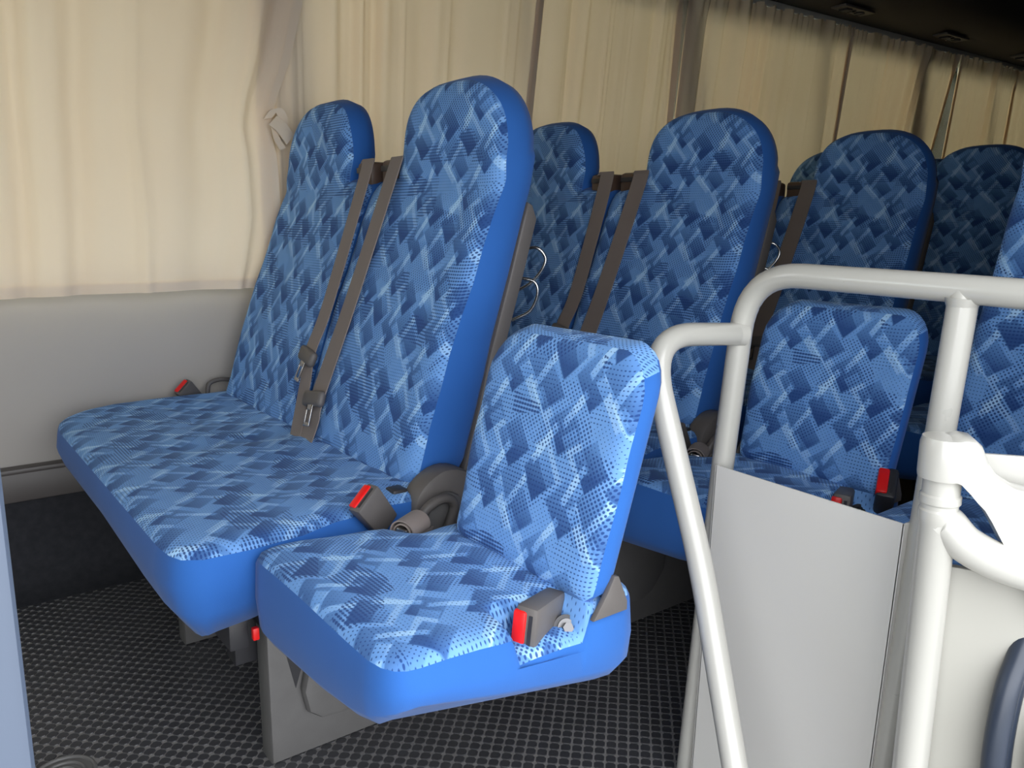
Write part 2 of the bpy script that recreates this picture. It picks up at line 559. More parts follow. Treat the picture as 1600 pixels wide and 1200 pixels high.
# near wall beyond the door; unseen bulkhead, windscreen shrunk to dim the rear
struct(box('wall_right', 0.93, 7.0, 0.10, 0.155, -0.36, 1.99, CARPET))  # unseen; dark finish chosen to cut light bouncing onto the rear rows
struct(box('wall_right_header', -1.6, 0.93, 0.10, 0.155, 1.50, 1.99, CARPET))  # unseen; hung lower than a real door header to block sky light
struct(box('wall_right_front', -1.6, -0.50, 0.10, 0.155, -0.36, 1.99, BODY))  # unseen; extended to narrow the door opening and let in less light
bm = bmesh.new()
for (y0, y1, z0, z1) in ((0.1, 2.31, -0.06, 0.85), (0.1, 2.31, 1.40, 1.99), (0.1, 1.45, 0.85, 1.40), (2.10, 2.31, 0.85, 1.40)):
    box_bm(bm, -1.45, -1.40, y0, y1, z0, z1)
struct(bmo('wall_front', bm, CARPET))  # unseen; mostly closed so less front light reaches the seat backs
struct(box('window_9', -1.43, -1.425, 1.45, 2.10, 0.85, 1.40, GLASS))
# hedge outside, glimpsed between the curtains
bm = bmesh.new()
for k in range(60):
    x = 1.5+random.random()*18; y = 6.0+random.random()*1.5; z = -1.0+random.random()*2.3
    r = bmesh.ops.create_icosphere(bm, subdivisions=2, radius=0.45+random.random()*0.35)
    for v in r['verts']: v.co = v.co*(1+random.uniform(-.12, .12))+Vector((x, y, z))
o = bmo('hedge', bm, LEAF); tag(o, 'green foliage glimpsed outside through the gap between two curtains', 'hedge'); o['kind'] = 'stuff'

# ------------------------------------------------------------------ curtains
def curtain(label, xl, xr, y0, amp, nf, seed, zt=1.742, zb=0.712, hemside='r', nx=150, nz=46, warp=0.0, group='cream curtains drawn along the far windows'):
    """xl, xr: functions of z giving the side edges"""
    rnd = random.Random(seed)
    ph = [rnd.uniform(0, 6.28) for _ in range(6)]
    ths = thing('curtain', label, 'curtain', ((xl(1.0)+xr(1.0))/2, y0, zb), group)
    L = ths.location.copy()
    straight = abs(xr(1.1)-2*xr(1.3)+xr(1.5)) < 1e-6
    xr0 = xr(1.3)
    creases = [rnd.uniform(0.05, 0.95) for _ in range(7)]
    def pt(u, v):
        z = zt-(zt-zb)*v
        x = xl(z)+(xr0-xl(z))*u+(xr(z)-xr0)*(u if straight else u**7)
        uu = u+0.035*math.sin(u*9+ph[0])+0.02*math.sin(u*23+ph[1])+0.006*math.sin(v*3.1+ph[5]+u*5)
        a = amp*(0.55+0.45*math.sin(u*7+ph[2]))
        a *= (1.25-0.55*v)
        y = a*math.sin(uu*nf*2*PI+ph[3])+a*0.35*math.sin(uu*nf*4*PI*1.07+ph[4]+v*2)
        y -= sum(0.010*math.exp(-((u+0.004*math.sin(v*2+c*9)-c)/0.005)**2)*(0.4+0.6*v) for c in creases)
        y += amp*0.6*math.exp(-((v-0.03)/0.05)**2)*math.sin(uu*nf*6*PI)
        z += 0.006*math.sin(uu*nf*2*PI*1.5+ph[1])*(1 if v < 0.02 else 0) + 0.005*math.sin(u*5+ph[3])*(1 if v > .98 else 0)
        return x-L.x, y, z-L.z
    V = [pt(i/(nx-1), j/(nz-1)) for j in range(nz) for i in range(nx)]
    F = [(j*nx+i, j*nx+i+1, (j+1)*nx+i+1, (j+1)*nx+i) for j in range(nz-1) for i in range(nx-1)]
    mk('cloth', V, F, CURT, ths)
    # doubled bottom hem and side seams
    def strip(name, us, vs_):
        n1, n2 = len(us), len(vs_)
        V = []
        for v in vs_:
            for u in us:
                p = pt(u, v); V.append((p[0], p[1]-0.0035, p[2]))
        F = [(j*n1+i, j*n1+i+1, (j+1)*n1+i+1, (j+1)*n1+i) for j in range(n2-1) for i in range(n1-1)]
        mk(name, V, F, CURT, ths)
    strip('bottom_hem', [i/(nx-1) for i in range(nx)], [0.972, 0.985, 1.0])
    wdt = 0.022/(abs(xr(1.2)-xl(1.2)))
    strip('side_hem', [1-wdt, 1-wdt/2, 1.0], [j/39 for j in range(40)])
    strip('side_hem', [0.0, wdt/2, wdt], [j/39 for j in range(40)])
    return ths

T1 = [(0.70, 0.812), (0.80, 0.845), (0.90, 0.872), (1.05, 0.868), (1.13, 0.852), (1.20, 0.872), (1.30, 0.915), (1.47, 0.962), (1.75, 0.985)]
curtain('pale cream curtain at the left, brightest, its lower hem in full view', lambda z: -1.0, lambda z: lerp_table(T1, z), 2.180, 0.017, 11, 3, hemside='r')
curtain('tan cream curtain hanging behind the front pair of seats', lambda z: 0.82, lambda z: 1.755+0.12*(z-1.3), 2.207, 0.014, 8, 5)
curtain('curtain behind the second pair of seats, between the first two brown seams', lambda z: 1.72+0.12*(z-1.3), lambda z: 2.42+0.10*(z-1.3), 2.215, 0.014, 7, 8)
curtain('curtain panel ending above the tall aisle seat of the third row', lambda z: 2.43+0.12*(z-1.3), lambda z: 3.50+0.15*(z-1.3), 2.215, 0.016, 9, 11)
curtain('curtain above the third row of seats, with a gap to daylight at its right', lambda z: 3.485+0.15*(z-1.3), lambda z: 4.38+0.36*(z-1.3), 2.222, 0.016, 8, 13)
curtain('short curtain right of the narrow daylight gap', lambda z: 4.475+0.18*(z-1.3), lambda z: 5.15+0.15*(z-1.3), 2.215, 0.016, 6, 15)
curtain('last curtain at the right edge, near the rear', lambda z: 5.17+0.15*(z-1.3), lambda z: 6.3, 2.222, 0.016, 8, 17)
t = thing('curtain_tie', 'small knotted fabric tie gathering the edge of the left curtain', 'curtain tie', (0.862, 2.165, 1.12))
ribbon('loop', [(-0.02, 0.0, 0.03), (0.0, -0.012, 0.055), (0.018, -0.012, 0.03), (0.012, -0.012, 0.0)], 0.022, (1.0, -0.3, 0.2), 0.003, CURT, t)
ribbon('tail', [(-0.012, -0.016, 0.025), (0.008, -0.026, 0.005), (0.03, -0.022, -0.022)], 0.034, (0.7, 0.1, 0.7), 0.003, CURT, t)
ribbon('tail', [(-0.01, -0.01, 0.02), (-0.005, -0.018, -0.02), (0.012, -0.014, -0.045)], 0.018, (0.8, 0.2, 0.3), 0.003, CURT, t)
cr_ = thing('curtain_rail', 'thin pale metal rail running above the curtains', 'rail', (2.8, 2.2, 1.75))
bm = bmesh.new(); box_bm(bm, -4.2, 4.1, 0.020, 0.032, -0.010, 0.016, 0.002); bmo('rail', bm, PANEL, cr_)
b0 = box('bracket', -0.0075, 0.0075, 0.028, 0.052, -0.004, 0.02, PANEL, cr_)
b0.location.x = -4.1
for k in range(1, 20):
    b_ = b0.copy(); col.objects.link(b_); b_.location.x = -4.1+k*0.42

# reading lamp / vent units in the duct
def vent(x, lab):
    t = thing('ceiling_vent', lab, 'vent', (x, 2.10, 1.768), 'small vents under the overhead duct')
    bm = bmesh.new(); box_bm(bm, -0.11, 0.11, -0.035, 0.035, -0.008, 0.002, 0.003); bmo('housing', bm, GREY, t)
    for k in range(2):
        o = tube('nozzle', [(-0.045+0.09*k, 0, -0.006), (-0.045+0.09*k, 0, -0.014)], 0.022, BLACK, t, 16)
    for k in range(3):
        box('fin', -0.075+0.06*k, -0.068+0.06*k, -0.02, 0.02, -0.016, -0.008, CHROME if k == 1 else BLACK, t)
vent(3.36, 'small dark vent in the duct, nearest of three')
vent(4.20, 'small dark vent in the duct, middle of three')
vent(5.02, 'small dark vent in the duct by its lighter end, farthest of three')

# ------------------------------------------------------------------ seats
XF = [(0.40, 0.680), (0.45, 0.695), (0.66, 0.762), (0.80, 0.818), (0.946, 0.873), (1.03, 0.893), (1.15, 0.900)]
def backrest_rows(mirror, top=1.15):
    z = [0.43, 0.46, 0.50, 0.55, 0.61, 0.67, 0.73, 0.79, 0.85, 0.90, 0.94, 0.955, 0.966, 0.973, 0.977, 0.980, 1.0, 1.02]
    rows = []
    for a in z:
        if a < 0.98:
            R = 1.66 if a < 0.956 else {0.966: 1.654, 0.973: 1.640, 0.977: 1.605}.get(a, 1.6)
            L = 1.19
        else:
            R = 1.552; L = 1.19
        rows.append((a, L, R))
    rows = [(0.43, 1.21, 1.64)] + [(0.445, 1.195, 1.656)] + rows[1:]
    rows = [r for r in rows if r[0] < 0.981]
    zc = 0.982; H = top-zc; c = 1.375
    for k in range(1, 17):
        t = math.sin(PI/2*k/16.5)
        q = (1-t**2.45)**(1/2.45)
        q2 = (1-t**3.2)**(1/3.2)
        rows.append((zc+H*t, c-0.185*q, c+0.177*q2))
    if mirror:
        rows = [(h, 3.34-R, 3.34-L) for h, L, R in rows]
    return rows

def make_backrest(parent, base, mirror, top):
    bx, by = base
    thick = lambda h: lerp_table([(0.43, 0.105), (0.6, 0.103), (0.9, 0.078), (1.05, 0.07), (1.2, 0.065)], h)
    def fm(h, w_, d): return (lerp_table(XF, h)-d-bx, w_-by, h-0.18*d)
    def wv(h, w_):
        e = w_-1.19 if not mirror else 2.15-w_
        return -0.004*math.exp(-((e-0.10)/0.014)**2)*(1 if h < 0.95 else max(0, 1-(h-0.95)/0.08)) - 0.006*math.exp(-((h-0.965)/0.02)**2) + 0.0015*math.sin(h*40+w_*25)
    data = pad(backrest_rows(mirror, top), fm, 0.018, 0.045,
               [(0, 0), (0.003, -0.006), (0.006, lambda h, w_: -thick(h)*0.45), (lambda h, w_: 0.002-0.008*(h > 1.0), lambda h, w_: -thick(h)*0.85), (lambda h, w_: -0.012-0.020*(h > 1.0), lambda h, w_: -thick(h))], nc=26, wav=wv)
    a, b = pad_objs('backrest', 'side_band', data, parent)
    # moulded grey shell behind
    y0, y1 = (1.205, 1.65) if not mirror else (1.69, 2.14)
    poly = []
    for z in (0.45, 0.55, 0.66, 0.80, 0.90, 0.93):
        poly.append((lerp_table(XF, z)+thick(z)-0.006-bx, z))
    for z in (0.925, 0.90, 0.80, 0.66, 0.55, 0.45):
        poly.append((lerp_table(XF, z)+thick(z)+(0.024 if z < 0.92 else 0.006)-bx, z))
    prism('rear_shell', poly, 'y', y0-by-0.012, y1-by, GREY, parent, 0.004)
    return a

def buckle(name, parent, loc, rot, s=1.0, body=None):
    """seat belt buckle: tapered housing, slot, red release button; local z is up out of the seat"""
    body = body or GREY
    bm = bmesh.new()
    box_bm(bm, -0.026*s, 0.026*s, -0.0125*s, 0.0125*s, -0.05*s, 0.022*s, 0.005*s)
    for v in bm.verts:
        k = 1-0.13*max(0, (0.0-v.co.z)/0.05/s)
        v.co.x *= k; v.co.y *= k
    o = bmo(name, bm, body, parent)
    o.location = loc; o.rotation_euler = rot
    bm = bmesh.new(); box_bm(bm, -0.021*s, 0.021*s, -0.001*s, 0.0135*s, 0.012*s, 0.0245*s, 0.003*s)
    bmo('release_button', bm, RED, o)
    bm = bmesh.new(); box_bm(bm, -0.018*s, 0.018*s, -0.0075*s, -0.0035*s, 0.02*s, 0.0226*s)
    bmo('tongue_slot', bm, BLACK, o)
    return o

def tongue(parent, loc, rot):
    """belt tongue: oval grip and chrome blade"""
    bm = bmesh.new()
    box_bm(bm, -0.037, 0.037, -0.010, 0.008, -0.018, 0.016, 0.0085, seg=3)
    o = bmo('belt_tongue', bm, GREY, parent); o.location = loc; o.rotation_euler = rot
    bm = bmesh.new()
    for (x0, x1, z0, z1) in ((-0.012, -0.007, -0.055, -0.012), (0.007, 0.012, -0.055, -0.012), (-0.012, 0.012, -0.060, -0.052), (-0.012, 0.012, -0.026, -0.012)):
        box_bm(bm, x0, x1, -0.008, -0.005, z0, z1, 0.0008)
    bmo('tongue_blade', bm, CHROME, o)
    return o

BX, BY = 0.50, 1.66
def make_bench():
    t = thing('passenger_seat', 'front double seat against the left wall, its blue cushion fully in view', 'seat', (BX, BY, 0), 'double bus seats along the far wall')
    # cushion
    rows = []
    def side(x):
        near = lerp_table([(0.272, 1.19), (0.276, 1.150), (0.285, 1.125), (0.31, 1.108), (0.40, 1.105), (0.46, 1.115), (0.52, 1.135), (0.60, 1.15), (0.75, 1.15)], x)
        far = lerp_table([(0.272, 1.97), (0.276, 2.02), (0.285, 2.07), (0.31, 2.115), (0.35, 2.155), (0.42, 2.185), (0.50, 2.19), (0.75, 2.19)], x)
        return near, far
    for x in (0.272, 0.276, 0.285, 0.298, 0.31, 0.33, 0.35, 0.38, 0.42, 0.46, 0.49, 0.52, 0.55, 0.58, 0.61, 0.64, 0.67, 0.70, 0.74, 0.77):
        a, b = side(x); rows.append((x, a, b))
    def fm(h, w_, d): return (h-BX, w_-BY, 0.438+d)
    rr = random.Random(4)
    def wv(h, w_):
        g = -0.007*math.exp(-((w_-1.655)/0.035)**2)*min(1, max(0, (h-0.3)/0.15))
        for c in (1.41, 1.92): g -= 0.008*math.exp(-((w_-c)/0.13)**2-((h-0.56)/0.11)**2)
        g += 0.0022*math.sin(h*60+3*math.sin(w_*12))*math.exp(-((h-0.55)/0.12)**2)*(0.6+0.4*math.sin(w_*31))
        g += 0.0016*math.sin(w_*70+h*25)*math.exp(-((h-0.62)/0.08)**2)
        return g
    drp = lambda h, w_: -0.106-0.022*(1 if w_ < 1.3 else max(0, 1-(w_-1.3)/0.3))*max(0, min(1, (0.5-h)/0.2))
    ins = lambda h, w_: -0.030-0.01*(w_ > 1.9)
    data = pad(rows, fm, 0.015, 0.05, [(0, 0), (0.004, -0.010), (0.008, -0.04), (-0.002, lambda h, w_: drp(h, w_)*0.66), (ins, drp)], nc=48, wav=wv)
    pad_objs('cushion', 'side_band', data, t)
    # centre slot where the belts drop through the cushion
    prism('belt_slot', [(x-BX, y-BY) for x, y in [(0.555, 1.645), (0.57, 1.628), (0.60, 1.612), (0.65, 1.622), (0.67, 1.64), (0.64, 1.652), (0.60, 1.65)]], 'z', 0.41, 0.4465, BLUE, t, 0.002)
    make_backrest(t, (BX, BY), False, 1.152)
    make_backrest(t, (BX, BY), True, 1.168)
    # seat frame rails under the cushion
    for x in (0.36, 0.66):
        box('frame_rail', x-BX, x+0.03-BX, 1.18-BY, 2.2-BY, 0.25, 0.30, BLACK, t, 0.003)
    # legs: folded steel side panels with a recess and an arched rear
    def leg(y, nm):
        poly = [(0.433, 0.0), (0.433, 0.275), (0.70, 0.275), (0.72, 0.20), (0.78, 0.10), (0.85, 0.05), (0.86, 0.0)]
        bm = bmesh.new()
        prism_bm(bm, [(a-BX, b) for a, b in poly], 'y', y-BY, y+0.052-BY, 0.006)
        o = bmo(nm, bm, STEEL, t)
        return o
    l1 = leg(1.226, 'leg')
    leg(1.72, 'leg')
    # raised boss on the near face of the leg
    bp = [(0.478, 0.252), (0.492, 0.16), (0.484, 0.125), (0.492, 0.085), (0.515, 0.066), (0.56, 0.062), (0.60, 0.075), (0.64, 0.12), (0.65, 0.252)]
    prism('leg_boss', [(a-BX, b) for a, b in bp], 'y', 1.202-BY, 1.23-BY, STEEL, l1, 0.010)
    prism('leg_shade_plate', [(0.452-BX, 0.25), (0.476-BX, 0.25), (0.490-BX, 0.163), (0.478-BX, 0.127)], 'y', 1.2245-BY, 1.23-BY, BLACK, l1)  # flat black plate stands in for shade inside the leg recess
    box('lever_bracket', 0.40-BX, 0.44-BX, 1.285-BY, 1.33-BY, 0.165, 0.30, BLACK, t, 0.002)
    box('lever_tab', 0.390-BX, 0.400-BX, 1.16-BY, 1.17-BY, 0.268, 0.288, RED, t, 0.002)
    tube('lever_pivot', [(0.415-BX, 1.165-BY, 0.285), (0.415-BX, 1.24-BY, 0.285)], 0.010, BLACK, t, 14)
    # recliner cover on the near side
    rc = [(0.655, 0.335), (0.655, 0.400), (0.668, 0.450), (0.700, 0.478), (0.735, 0.486), (0.772, 0.472), (0.792, 0.440), (0.792, 0.395), (0.765, 0.350), (0.72, 0.330)]
    rcv = prism('recliner_cover', [(p.x-BX, p.z) for p in spline([(a, 0, b) for a, b in rc+rc[:1]], 3)[:-1]], 'y', 1.135-BY, 1.185-BY, GREY, t, 0.010)
    prism('cover_face', [(p.x-BX, p.z) for p in spline([(a, 0, b) for a, b in [(0.672, 0.35), (0.675, 0.40), (0.69, 0.435), (0.72, 0.45), (0.748, 0.43), (0.735, 0.38), (0.70, 0.345), (0.672, 0.35)]], 3)[:-1]], 'y', 1.124-BY, 1.14-BY, STEEL, rcv, 0.006)
    tube('recline_lever', spline([(0.655-BX, 1.118-BY, 0.345), (0.650-BX, 1.112-BY, 0.40), (0.668-BX, 1.110-BY, 0.436), (0.705-BX, 1.112-BY, 0.446), (0.725-BX, 1.116-BY, 0.425), (0.705-BX, 1.118-BY, 0.375), (0.690-BX, 1.12-BY, 0.335)], 6), 0.0085, GREY, t, 10)
    box('hinge_plate', 0.640-BX, 0.668-BX, 1.17-BY, 1.20-BY, 0.36, 0.455, BLACK, t, 0.004)
    # wall side lever loop
    tube('wall_recline_lever', spline([(0.655-BX, 2.20-BY, 0.44), (0.662-BX, 2.20-BY, 0.468), (0.69-BX, 2.20-BY, 0.476), (0.72-BX, 2.20-BY, 0.472)], 6), 0.006, GREY, t, 10)
    # buckles
    buckle('buckle', t, (0.575-BX, 1.128-BY, 0.455), (0.0, math.radians(-38), math.radians(15)), 1.05)
    buckle('buckle', t, (0.602-BX, 2.195-BY, 0.455), (0.25, math.radians(-42), math.radians(10)), 0.95)
    # shoulder belts
    wy = (0.05, 1, 0)
    ribbon('shoulder_belt', [(0.905-BX, 1.725-BY, 1.018), (0.880-BX, 1.700-BY, 1.018), (0.866-BX, 1.674-BY, 1.000), (0.760-BX, 1.661-BY, 0.718), (0.723-BX, 1.676-BY, 0.618), (0.698-BX, 1.655-BY, 0.551), (0.660-BX, 1.630-BY, 0.442)], 0.050, (0.0, 1, 0), 0.0022, STRAP, t)
    ribbon('shoulder_belt', [(0.905-BX, 1.590-BY, 1.018), (0.880-BX, 1.565-BY, 1.018), (0.862-BX, 1.547-BY, 0.996), (0.763-BX, 1.562-BY, 0.726), (0.694-BX, 1.583-BY, 0.536), (0.680-BX, 1.585-BY, 0.49), (0.658-BX, 1.590-BY, 0.440)], [0.05, 0.05, 0.054, 0.058, 0.066, 0.074, 0.088], (0.05, 1, 0), 0.0022, STRAP, t)
    tongue(t, (0.716-BX, 1.674-BY, 0.608), (math.radians(-20), math.radians(8), math.radians(-95)))
    tongue(t, (0.687-BX, 1.583-BY, 0.534), (math.radians(-20), math.radians(-8), math.radians(-84)))
    for (y, yy) in ((1.722, 0.034), (1.608, 0.034)):
        g = box('belt_guide', 0.885-BX, 0.955-BX, y-yy-BY, y+yy-BY, 0.965, 1.022, BROWN, t, 0.010)
        box('guide_slot', 0.881-BX, 0.890-BX, y-yy+0.007-BY, y+yy-0.007-BY, 0.998, 1.010, BLACK, g, 0.001)
    # chrome coat hooks on the back shell
    tube('rear_hook', spline([(0.958-BX, 1.235-BY, 0.845), (0.972-BX, 1.21-BY, 0.848), (0.984-BX, 1.20-BY, 0.83), (0.980-BX, 1.205-BY, 0.808), (0.968-BX, 1.225-BY, 0.782), (0.95-BX, 1.25-BY, 0.765)], 6), 0.0028, CHROME, t, 8)
    tube('rear_hook', spline([(0.955-BX, 1.235-BY, 0.792), (0.972-BX, 1.216-BY, 0.785), (0.976-BX, 1.212-BY, 0.762), (0.968-BX, 1.225-BY, 0.730), (0.945-BX, 1.25-BY, 0.712)], 6), 0.0028, CHROME, t, 8)
    return t

bench = make_bench()
labels = ['second double seat along the left wall, behind the first',
          'third double seat along the left wall, its tall aisle headrest dark',
          'fourth double seat, only its dark headrests showing past the third',
          'fifth double seat, farthest, its headrest just above the fourth']
for i, dx in enumerate((0.712, 1.445, 2.17, 2.90)):
    c = copy_tree(bench)
    c.location.x = BX+dx
    c['label'] = labels[i]
    if i >= 1: drop(c, ('rear_hook',))

# fold-down aisle seat
JX, JY = 0.52, 0.88
def make_jump():
    t = thing('folding_seat', 'small blue aisle seat with low back, unfolded in front of the white rail', 'seat', (JX, JY, 0), 'fold-down aisle seats')
    xs = [0.372, 0.376, 0.384, 0.395, 0.41, 0.44, 0.48, 0.51, 0.522, 0.526, 0.534, 0.56, 0.60, 0.615, 0.626, 0.631, 0.638, 0.66, 0.69, 0.71, 0.722, 0.730]
    rows = []
    for x in xs:
        near = lerp_table([(0.372, 0.745), (0.376, 0.722), (0.384, 0.708), (0.395, 0.701), (0.41, 0.698), (0.50, 0.688), (0.65, 0.682), (0.69, 0.684), (0.71, 0.692), (0.722, 0.705), (0.730, 0.73)], x)
        far = lerp_table([(0.372, 1.06), (0.376, 1.082), (0.384, 1.092), (0.41, 1.095), (0.50, 1.08), (0.56, 1.065), (0.60, 1.045), (0.66, 1.02), (0.730, 1.0)], x)
        rows.append((x, near, far))
    def fm(h, w_, d): return (h-JX, w_-JY, 0.434+d)
    jd = lambda h, w_: max(lerp_table([(0.69, 0.05), (0.75, 0.085), (0.80, 0.10), (0.90, 0.115), (1.09, 0.13)], w_), lerp_table([(0.38, 0.05), (0.45, 0.062), (0.54, 0.080), (0.68, 0.105)], h))
    def wv(h, w_):
        a = max(0, min(1, (h-0.524)/0.010))*max(0, min(1, (0.636-h)/0.008))
        b = max(0, min(1, (0.745-w_)/0.016))
        g = -0.034*a*b
        g += 0.0012*math.sin(h*55+w_*20)
        # hollow at the far rear corner for the rolled belt
        g -= 0.012*math.exp(-((h-0.60)/0.035)**2-((w_-1.03)/0.03)**2)
        return g
    data = pad(rows, fm, 0.014, 0.035, [(0, 0), (0.003, -0.006), (0.006, lambda h, w_: -0.45*jd(h, w_)), (0.002, lambda h, w_: -0.8*jd(h, w_)), (-0.014, lambda h, w_: -jd(h, w_))], nc=44, wav=wv)
    pad_objs('cushion', 'side_band', data, t)
    # backrest
    rows = []
    z0, z1 = 0.442, 0.742
    for k in range(26):
        u = k/25
        z = z0+(z1-z0)*(u if u < 0.7 else 0.7+0.3*math.sin((u-0.7)/0.3*PI/2))
        r = 0.062; cut = max(0, (z-(z1-r))/r)
        q = r*(1-math.sqrt(max(0, 1-cut*cut*0.985)))
        rb = 0.02; cb = max(0, ((z0+rb)-z)/rb); qb = rb*(1-math.sqrt(max(0, 1-cb*cb*0.95)))
        flare = 0.008*math.sin(u*PI)
        rows.append((z, 0.682-0.004*u+q*0.85+qb, 0.976+flare+0.012*u-q-qb))
    def xj(z): return 0.640+0.30*(z-0.45)
    def fmb(h, w_, d): return (xj(h)-d-JX, w_-JY, h-0.25*d)
    data = pad(rows, fmb, 0.012, 0.035, [(0, 0), (0.003, -0.006), (0.004, -0.022), (-0.006, -0.036)], nc=26, wav=lambda h, w_: 0.001*math.sin(h*50+w_*30))
    fa, bd = pad_objs('backrest', 'side_band', data, t)
    bd.data.materials.append(FAB)
    ul = bd.data.uv_layers.new(name='UVMap')
    for p in bd.data.polygons:
        if p.normal.z > 0.45 or p.normal.y > 0.6 and p.normal.x < 0.3: p.material_index = 1
        for li in p.loop_indices:
            v = bd.data.vertices[bd.data.loops[li].vertex_index].co
            ul.data[li].uv = (v.y+JY, (v.z+v.x)*1.06)
    # side brackets
    for y in (0.672, 0.985):
        prism('hinge_bracket', [(0.634-JX, 0.428), (0.656-JX, 0.458), (0.667-JX, 0.478), (0.674-JX, 0.476), (0.690-JX, 0.440), (0.690-JX, 0.428)], 'y', y-JY, y+0.008-JY, GREY, t, 0.0015)
    # buckle and anchor bolt lying in the side recess
    b = buckle('buckle', t, (0.578-JX, 0.716-JY, 0.424), (math.radians(35), math.radians(-84), math.radians(-10)), 1.2)
    box('anchor_strap', 0.600-JX, 0.626-JX, 0.712-JY, 0.735-JY, 0.404, 0.411, BLACK, t, 0.002, None)
    o = tube('anchor_washer', [(0, 0, -0.002), (0, 0, 0.004)], 0.0165, BLACK, t, 24)
    o.location = (0.622-JX, 0.710-JY, 0.408); o.rotation_euler = (math.radians(62), 0, math.radians(-20))
    bw = tube('anchor_bolt', [(0, 0, 0.003), (0, 0, 0.006)], 0.0115, BOLT, t, 24)
    bw.location = o.location; bw.rotation_euler = o.rotation_euler
    tube('bolt_head', [(0, 0, 0.005), (0, 0, 0.013)], 0.0070, BOLT, bw, 6)
    # rolled up lap belt at the far rear corner
    pts = []
    for k in range(60):
        a = -k/60*2*PI*2.6
        r = 0.020-0.0052*(k/60*2.6)
        pts.append(Vector((r*1.15*math.cos(a), 0, r*math.sin(a))))
    V, F = [], []
    for p in pts:
        for s, q in ((-1, 0), (1, 0), (1, 1), (-1, 1)):
            n_ = p.normalized()
            V.append(p+Vector((0, 0.026*s, 0))+n_*0.0022*q)
    for i in range(len(pts)-1):
        for k in range(4):
            a = i*4+k; b_ = i*4+(k+1) % 4
            F.append((a, b_, b_+4, a+4))
    roll = mk('rolled_belt', V, F, STRAP, t, True, angle=40)
    roll.location = (0.605-JX, 1.052-JY, 0.437); roll.rotation_euler = (0, math.radians(10), math.radians(-60))
    bm = bmesh.new(); box_bm(bm, -0.009, 0.009, -0.031, -0.024, -0.007, 0.007, 0.002); bmo('belt_end', bm, CHROME, roll)
    # folding arm that hangs the seat on the leg of the double seat
    prism('support_arm', [(0.52-JX, 0.318), (0.52-JX, 0.345), (0.70-JX, 0.345), (0.70-JX, 0.318)], 'y', 0.90-JY, 1.195-JY, BLACK, t, 0.004)
    return t
jump = make_jump()
j2 = copy_tree(jump); j2.location.x += 0.672; j2.location.y += 0.012
j2['label'] = 'second aisle seat with low back, seen through the white rail frame'
j3 = copy_tree(jump); j3.location.x += 1.445; j3.location.y += 0.012
j3['label'] = 'third aisle seat, mostly hidden behind the upright post'
for c in children(j2):
    if c.name.startswith('backrest'): c.rotation_euler = (0, 0, 0)

# seats on the near side behind the partition
def near_seat(dx, lab):
    t = thing('single_seat', lab, 'seat', (BX+dx, 0.43, 0), 'tall seats on the door side')
    k = [c for c in children(bench) if c.name.startswith('backrest')][1]
    c = k.copy(); col.objects.link(c); c.parent = t
    c.location = (0, (0.652-2.15)-(0.43-BY), 0)
    for g in children(k):
        d = g.copy(); col.objects.link(d); d.parent = c
    rows = [(x, lerp_table([(0.272, 0.26), (0.29, 0.22), (0.31, 0.20), (0.77, 0.20)], x), lerp_table([(0.272, 0.60), (0.285, 0.64), (0.31, 0.655), (0.77, 0.66)], x)) for x in (0.272, 0.285, 0.31, 0.36, 0.42, 0.48, 0.54, 0.60, 0.66, 0.72, 0.77)]
    data = pad(rows, lambda h, w_, d: (h-BX, w_-0.43, 0.438+d), 0.015, 0.05, [(0, 0), (0.004, -0.01), (0.008, -0.05), (-0.004, -0.1), (-0.03, -0.118)], nc=20)
    pad_objs('cushion', 'side_band', data, t)
    prism('leg', [(a-BX, b) for a, b in [(0.40, 0.0), (0.43, 0.32), (0.70, 0.32), (0.80, 0.0)]], 'y', 0.58-0.43, 0.62-0.43, STEEL, t, 0.005)
    buckle('buckle', t, (0.606-BX, 0.690-0.43, 0.452), (0.1, math.radians(-35), math.radians(25)), 1.25, BLACK)
    tube('recline_lever', spline([(0.70-BX, 0.672-0.43, 0.40), (0.69-BX, 0.672-0.43, 0.46), (0.72-BX, 0.672-0.43, 0.485), (0.75-BX, 0.672-0.43, 0.47)], 6), 0.009, GREY, t, 10)
    return t
near_seat(0.712, 'tall blue seat at the right edge, nearest the door arm')
near_seat(1.445, 'tall seat behind the one at the right edge')

# ------------------------------------------------------------------ partition, rails, door gear
t = thing('handrail', 'cream painted tube rail frame around the entrance', 'handrail', (0.955, 0.6, 0))
def L(p): return (p[0]-0.955, p[1]-0.6, p[2])
R_ = 0.0162
tube('top_rail', fillet([L((0.955, 0.785, 0.02)), L((0.955, 0.748, 0.55)), L((0.955, 0.723, 0.831)), L((0.955, 0.450, 0.828)), L((0.955, 0.20, 0.823))], [0.01, 0.085, 0.05], 10), R_, WHITE, t, 28)
tube('post', [L((0.955, 0.433, 0.828)), L((0.955, 0.452, 0.50)), L((0.955, 0.482, 0.0))], R_, WHITE, t, 28)
dp = fillet([L((0.945, 0.728, 0.745)), L((0.775, 0.738, 0.756)), L((0.787, 0.640, 0.47)), L((0.752, 0.52, 0.17)), L((0.74, 0.50, 0.02))], [0.10, 0.05, 0.05], 12)
tube('grab_rail', dp, 0.0158, WHITE, t, 28)
# weld collars
for a, b, r in ((L((0.951, 0.728, 0.745)), L((0.936, 0.729, 0.746)), 0.0185), (L((0.955, 0.4340, 0.818)), L((0.955, 0.4345, 0.806)), 0.0185)):
    tube('weld_bead', [a, b], [r+0.001, r-0.003], WHITE, t, 24)

